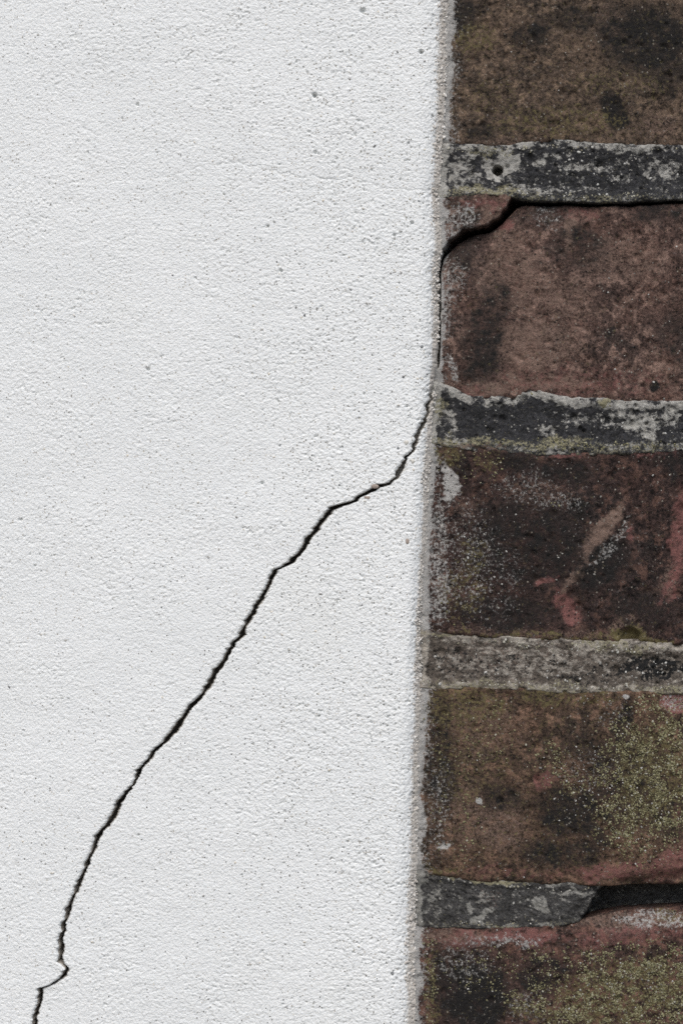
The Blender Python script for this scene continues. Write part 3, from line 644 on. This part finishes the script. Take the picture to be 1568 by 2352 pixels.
# ------------------------------------------------------------------ courses beyond the picture
def generic_brick(w, seed, mat):
    xs = spaced(0, w, 0, w, 3.0, 4); zg = np.arange(0, 62.1, 2.6)
    X, Z = np.meshgrid(xs, zg)
    d = np.minimum(np.minimum(X, w - X), np.minimum(Z, zg[-1] - Z))
    Y = BRICK_Y - .9 * fbm(X + seed * 31, Z, 24, 4, seed) + 3.0 * sstep(2.6, 0, d) ** 2
    n = X.size; co = [np.stack([X, Y, Z], -1).reshape(-1, 3)]; Q = [grid_quads(*X.shape)]
    i = np.arange(n).reshape(X.shape)
    loop = np.concatenate([i[0], i[1:, -1], i[-1, -2::-1], i[-2::-1, 0]])
    b = co[0][loop].copy(); c = b.copy(); c[:, 1] = 31
    co += [b, c]; r0 = np.arange(n, n + len(b)); r1 = r0 + len(b)
    Q.append(strip_quads([r0, r1], True))
    co = np.concatenate(co)
    z = np.zeros(len(co))
    at = dict(soot_shade=np.clip(.5 + .5 * fbm(co[:, 0] + seed * 17, co[:, 2], 40, 3, seed + 5), 0, .7), lime=z + .12, pink=z, buff=z + .25, olive=z + .15)
    o = mesh_obj('brick', co, Q[0] if len(Q) == 1 else np.concatenate(Q), mat, brickwall, at)
    return o
protos = {}
used_proto = set()
def place_brick(w, x, z, k):
    mats = [MB1, MB2, MB4, MB5, MB3]
    key = (w, k % 5)
    if key not in protos: protos[key] = generic_brick(w, 300 + 10 * (k % 5) + int(w) % 7, mats[k % 5]); o = protos[key]
    else: o = link(protos[key].copy(), brickwall)
    o.matrix_parent_inverse = PINV[brickwall]
    o.location = (x * .001, (.4 * math.sin(k * 2.1)) * .001, z * .001)
zb = [float(f(np.array([100.0]))[0]) for f in (e1b, b2b, b3b, b4b, b5b)]
ztop = float(b1t(np.array([100.0]))[0])
k = 0
def fill_course(z, x, k):
    i = 0
    while x < XR - 60:
        w = (215.0, 102.0)[(k + i) % 2]
        place_brick(w, x, z, k * 3 + i * 2); x += w + 10; i += 1
for c in range(5): fill_course(zb[c] + .5, xr[c] + 10, c)
z = ztop + 11.5; c = 7; strips = []
while z < ZT - 62:
    fill_course(z, XW + 10 + 40 * (c % 2), c); strips.append(z - 12); z += 74.5; c += 1
z = zb[4] - 74.0; c = 20
while z > ZB:
    fill_course(z, XW + 10 + 40 * (c % 2), c); strips.append(z + 61); z -= 74.5; c += 1
at0 = dict(soot_shade=0, lime=.35, pink=0, buff=0, olive=.2)
def strip_proto(w, h):
    xs = np.arange(0, w + .1, 5.0); zg = np.arange(0, h + .1, 1.0 if h < 30 else 3.0)
    X, Z = np.meshgrid(xs, zg); Y = BRICK_Y + 2 - .5 * fbm(X, Z, 9, 3, 77)
    return mesh_obj('mortar_joint', np.stack([X, Y, Z], -1).reshape(-1, 3), grid_quads(*X.shape), MM1, brickwall, {q: np.full(X.size, a) for q, a in at0.items()})
sp = strip_proto(XR - XW, 13.0)
for i, z in enumerate(strips):
    o = sp if i == 0 else link(sp.copy(), brickwall)
    o.matrix_parent_inverse = PINV[brickwall]; o.location = (XW * .001, 0, z * .001)
vp = strip_proto(XR - 90, 64.0)                                  # upright joints between bricks, one strip per course
for i, z in enumerate([zb[0], zb[1], zb[2], zb[3], zb[4]] + [s_ + 12 for s_ in strips if s_ > 0] + [s_ - 61 for s_ in strips if s_ < 0]):
    o = vp if i == 0 else link(vp.copy(), brickwall)
    o.matrix_parent_inverse = PINV[brickwall]
    o.location = ((XW + 1 if i >= 5 else xr[i] - 3) * .001, .003, z * .001)

# ------------------------------------------------------------------ lichen granules, sand grains, pebbles
_ico = None
def ico():
    p = (1 + 5 ** .5) / 2
    v = np.array([(-1, p, 0), (1, p, 0), (-1, -p, 0), (1, -p, 0), (0, -1, p), (0, 1, p), (0, -1, -p), (0, 1, -p), (p, 0, -1), (p, 0, 1), (-p, 0, -1), (-p, 0, 1)]) / math.hypot(1, p)
    f = np.array([(0, 11, 5), (0, 5, 1), (0, 1, 7), (0, 7, 10), (0, 10, 11), (1, 5, 9), (5, 11, 4), (11, 10, 2), (10, 7, 6), (7, 1, 8), (3, 9, 4), (3, 4, 2), (3, 2, 6), (3, 6, 8), (3, 8, 9), (4, 9, 5), (2, 4, 11), (6, 2, 10), (8, 6, 7), (9, 8, 1)])
    return v, f
IV, IF = ico()
def granules(name, P, rad, flat, mat, seed, parent=None):
    rg = np.random.default_rng(seed); n = len(P)
    v = IV[None] * (1 + .7 * (rg.random((n, 12, 1)) - .5))
    a = rg.random(n) * 6.283; ca, sa = np.cos(a)[:, None], np.sin(a)[:, None]
    st = 1 + .5 * rg.random((n, 1))
    vx, vy, vz = v[..., 0] * st, v[..., 1] * flat, v[..., 2]
    w = np.stack([vx * ca - vz * sa, vy, vx * sa + vz * ca], -1) * rad[:, None, None] + P[:, None]
    t_ = (IF[None] + 12 * np.arange(n)[:, None, None]).reshape(-1, 3)
    return mesh_obj(name, w.reshape(-1, 3), None, mat, parent, tris=t_)
def scatter(keys, spec, count, seed, s):
    """points on the brick faces with density given by blobs"""
    rg = np.random.default_rng(seed); out = []
    for key in keys:
        f = FACES[key]
        n = count * 6
        x = XW + 6 + rg.random(n) * (FX1 + 6 - XW); z = rg.random(n) * 330 - 165
        ok = (z > f.bot(x) + .3) & (z < f.top(x) - .3) & (x < f.x1 - 1); x, z = x[ok], z[ok]
        u, v = project(x, f.y0 + 0 * x, z)
        d = blobs(u, v, spec, s, 20) * (.08 + 1.3 * sstep(-.2, .35, fbm(u, v, 34, 4, s + 9, .65)))
        ok = (rg.random(len(x)) < d) & (e_dist(u, v) > 8); x, z = x[ok], z[ok]
        out.append(np.stack([x, f.depth(x, z), z], 1))
    return np.concatenate(out)
ML_Y = island_mat('yellow_green_lichen', [(0, (82, 78, 56)), (.35, (108, 104, 76)), (.75, (132, 128, 98)), (.9, (140, 136, 108)), (1, (164, 162, 148))])
ML_C = island_mat('crumbly_lichen', [(0, (120, 116, 100)), (.4, (150, 145, 124)), (.75, (172, 170, 160)), (1, (190, 189, 184))])
ML_W = island_mat('white_lichen', [(0, (112, 110, 104)), (.5, (146, 144, 138)), (1, (188, 187, 182))])
rg = np.random.default_rng(5)
def lichen(name, label, keys, spec, count, mat, seed, rmin, rmax, flat=.35):
    P = scatter(keys, spec, count, seed, seed)
    r = rmin + (rmax - rmin) * rg.random(len(P)) ** 2
    tag(granules(name, P, r, flat, mat, seed), label, 'lichen', kind='stuff')
lichen('lichen', 'crust of yellow green lichen granules on the fourth brick from the top', ['b4'],
       [(1500, 1780, 120, 170, 12, .75), (1430, 1880, 70, 70, 0, .6), (1330, 1800, 90, 26, -10, .34), (1540, 1680, 60, 70, 0, .6), (1270, 1745, 60, 40, 0, .2), (1080, 1680, 110, 90, 0, .07), (1060, 1880, 60, 110, 0, .07)], 60000, ML_Y, 401, .13, .36)
lichen('lichen', 'olive yellow lichen granules covering the lowest brick', ['b5'],
       [(1460, 2290, 180, 110, -8, .8), (1280, 2320, 110, 34, 14, .6), (1260, 2250, 60, 60, 0, .3), (1100, 2230, 110, 60, 0, .1), (1330, 2200, 120, 24, 0, .3), (985, 2270, 14, 120, 0, .3)], 60000, ML_Y, 402, .13, .36)
lichen('lichen', 'yellowish lichen granules dotted on the dark sooty middle brick', ['b3'],
       [(1110, 1070, 70, 36, -20, .5), (1010, 1045, 60, 26, 0, .5), (1060, 1350, 60, 90, 0, .2), (1100, 1270, 50, 40, 0, .18), (1240, 1160, 50, 20, 0, .2)], 9000, ML_Y, 403, .13, .34)
lichen('lichen', 'pale yellow lichen granules along the mortar ledge under the second brick', ['j2'],
       [(1300, 1022, 300, 14, 2, .8), (1060, 1015, 120, 14, 4, .7), (1390, 918, 20, 14, 0, .9), (1230, 895, 40, 12, 0, .5)], 12000, ML_Y, 404, .14, .38)
lichen('white_lichen', 'scattered white lichen specks on the brick faces', ['b1', 'b2', 'b3', 'b4', 'b5'],
       [(1490, 760, 110, 190, 0, .10), (1460, 860, 110, 50, 0, .12), (1350, 170, 300, 200, 0, .012), (1100, 1290, 110, 150, 0, .16), (1250, 1130, 160, 60, 0, .09), (1350, 1250, 90, 150, 40, .06), (1370, 1800, 130, 90, 0, .45), (1430, 1890, 120, 80, 0, .4), (1400, 1640, 80, 60, 0, .2), (1250, 1850, 260, 180, 0, .03), (1100, 2220, 120, 60, 0, .16), (1300, 2150, 300, 30, 0, .1), (1400, 2260, 180, 100, 0, .16), (1080, 1990, 120, 20, 0, .06), (1480, 1100, 110, 50, 0, .08)], 4200, ML_W, 405, .13, .36)
lichen('lichen', 'pale crumbly lichen along the edges of the upper and lower mortar joints', ['j1', 'j3', 'j4'],
       [(1300, 339, 320, 9, 0, .5), (1120, 441, 110, 8, 0, .6), (1400, 452, 200, 7, 0, .35), (1260, 1482, 320, 9, 3, .6), (1250, 1576, 320, 10, 2, .55), (1120, 2026, 170, 8, 7, .6), (1300, 2040, 120, 8, 0, .4), (1160, 2122, 180, 7, 0, .4)], 16000, ML_C, 407, .16, .42)
lichen('white_lichen', 'white lichen flecks on the black grimy mortar beds', ['j1', 'j2', 'j3', 'j4'],
       [(1400, 975, 170, 34, 2, .30), (1200, 960, 160, 40, 0, .10), (1400, 385, 180, 40, 2, .26), (1230, 420, 120, 40, 0, .10), (1430, 1535, 140, 34, 2, .26), (1200, 1540, 200, 40, 0, .22), (1150, 2060, 160, 30, 0, .08)], 5200, ML_W, 406, .18, .5, .35)

MG = island_mat('sand_grains', [(0, (104, 104, 106)), (.12, (140, 139, 137)), (.3, (176, 174, 169)), (.6, (200, 197, 188)), (.85, (212, 204, 188)), (1, (222, 221, 218))], .7)
n = 5200
x = -104 + rg.random(n) * 138; z = rg.random(n) * 320 - 160
u, v = project(x, 0 * x, z)
ok = rg.random(n) < .10 + .9 * sstep(380, 960, u) * sstep(2600, 900, v) + .15 * (noise(x, z, 30, 91) > .3)
ok &= x < curve_x(W_PTS, 1, z) - 1.0
cl_, cr_ = curve_x(CL, 0, z), curve_x(CR, 0, z); hasC = z < onwall([(1006, 830)], 0)[1][0]
ok &= ~(hasC & (x > cl_ - .9) & (x < cr_ + 1.6))
x, z, u, v = x[ok], z[ok], u[ok], v[ok]; cl_, cr_, hasC = cl_[ok], cr_[ok], hasC[ok]
def coat_y(x, z):
    u, v = project(x, 0 * x, z)
    W = curve_x(W_PTS, 1, z); E = curve_x(E_PTS, BRICK_Y - 2, z)
    t_ = np.clip((x - (W - 3.5)) / np.maximum(E - W + 3.5, .5), 0, 1)
    y = 4.3 * t_ ** 1.8
    cl, cr = curve_x(CL, 0, z), curve_x(CR, 0, z); hc = z < onwall([(1006, 790)], 0)[1][0]
    y = y + np.where(hc & (x > (cl + cr) / 2), .35, np.where(hc, -.45 * sstep(60, 6, cl - x) * sstep(0, 40, ZTIP - z), 0))
    return y - render_height(x, z, u, v) * (1 + .8 * t_)
P = np.stack([x, coat_y(x, z) + .05, z], 1)
r = .12 + .28 * rg.random(len(x)) ** 3
o = granules('sand_grain', P, r, .5, MG, 77, rendered); o.matrix_parent_inverse = PINV[rendered]; o['kind'] = 'stuff'
o['label'] = 'grey and tan sand grains showing through the white paint'

n = 2600
z = rg.random(n) * 330 - 165; tq = 1 - .42 * rg.random(n) ** 1.4
W = curve_x(W_PTS, 1, z); E = curve_x(E_PTS, BRICK_Y - 2, z)
x = W - 3.5 + tq * (E - W + 3.5) + .5 * rg.random(n) * (tq > .9)
ok = ~((z < onwall([(1006, 790)], 0)[1][0]) & (x < curve_x(CR, 0, z) + .6)); x, z, tq = x[ok], z[ok], tq[ok]
r = .16 + .34 * rg.random(len(x)) ** 2
MR = island_mat('bare_mortar_grit', [(0, (166, 160, 152)), (.25, (192, 186, 178)), (.6, (206, 202, 195)), (1, (220, 218, 214))], .85)
o = granules('mortar_grit', np.stack([x, coat_y(x, z) + .05, z], 1), r, .45, MR, 78, rendered); o['kind'] = 'stuff'
o['label'] = 'bare beige mortar grit along the corner of the render'
def pebble(u, v, ru, rv, mat, seed, sink=.25):
    xx, zz = onwall([(u, v)], 0); s_ = .1327
    P = np.array([[xx[0], float(coat_y(xx, zz)[0]) + sink, zz[0]]])
    rgp = np.random.default_rng(seed)
    # twice refined pebble
    V, F = [tuple(p) for p in IV], [tuple(f) for f in IF]
    for _ in range(2):
        mid = {}; nf = []
        def mp(a, b):
            k_ = (min(a, b), max(a, b))
            if k_ not in mid:
                p = np.array(V[a]) + np.array(V[b]); V.append(tuple(p / np.linalg.norm(p))); mid[k_] = len(V) - 1
            return mid[k_]
        for a, b, c_ in F:
            ab, bc, ca_ = mp(a, b), mp(b, c_), mp(c_, a); nf += [(a, ab, ca_), (b, bc, ab), (c_, ca_, bc), (ab, bc, ca_)]
        F = nf
    V = np.array(V); w_ = 1 + .16 * noise(V[:, 0] + 3 * seed, V[:, 2] + V[:, 1] * .7, .9, seed) 
    V = V * w_[:, None] * np.array([ru * s_, min(ru, rv) * s_ * .7, rv * s_]) + P
    o = mesh_obj('pebble', V, None, mat, rendered, tris=np.array(F)); o.matrix_parent_inverse = PINV[rendered]
MP1 = plain_mat('brown_pebble', (138, 126, 116), (168, 156, 146), .8, .6)
MP2 = plain_mat('grey_pebble', (112, 116, 118), (146, 148, 148), .8, .6)
MP3 = plain_mat('pale_pebble', (196, 193, 184), (214, 212, 204), .9, .6)
for i, (u, v, a, b, mt) in enumerate([(935, 1243, 5.5, 7, MP1), (933, 1016, 6.5, 6, MP3), (914, 1029, 4.5, 4, MP2), (947, 1059, 4.5, 5.5, MP3), (861, 1117, 9, 5, MP1), (843, 1143, 7, 4.5, MP1), (968, 796, 4, 5, MP2), (962, 462, 4, 4.5, MP2), (730, 1252, 3.5, 3, MP2), (563, 1696, 3, 3, MP2), (902, 2236, 3.5, 5, MP2), (780, 1113, 3.5, 3, MP2), (968, 870, 3.5, 4, MP3), (740, 1108, 3.5, 3, MP3), (960, 640, 3.5, 4, MP3), (940, 330, 3.5, 3, MP2)]):
    pebble(u, v, a, b, mt, 500 + i)
for o in list(bpy.data.objects):
    if o.parent is not None and o.parent in PINV: o.matrix_parent_inverse = PINV[o.parent]
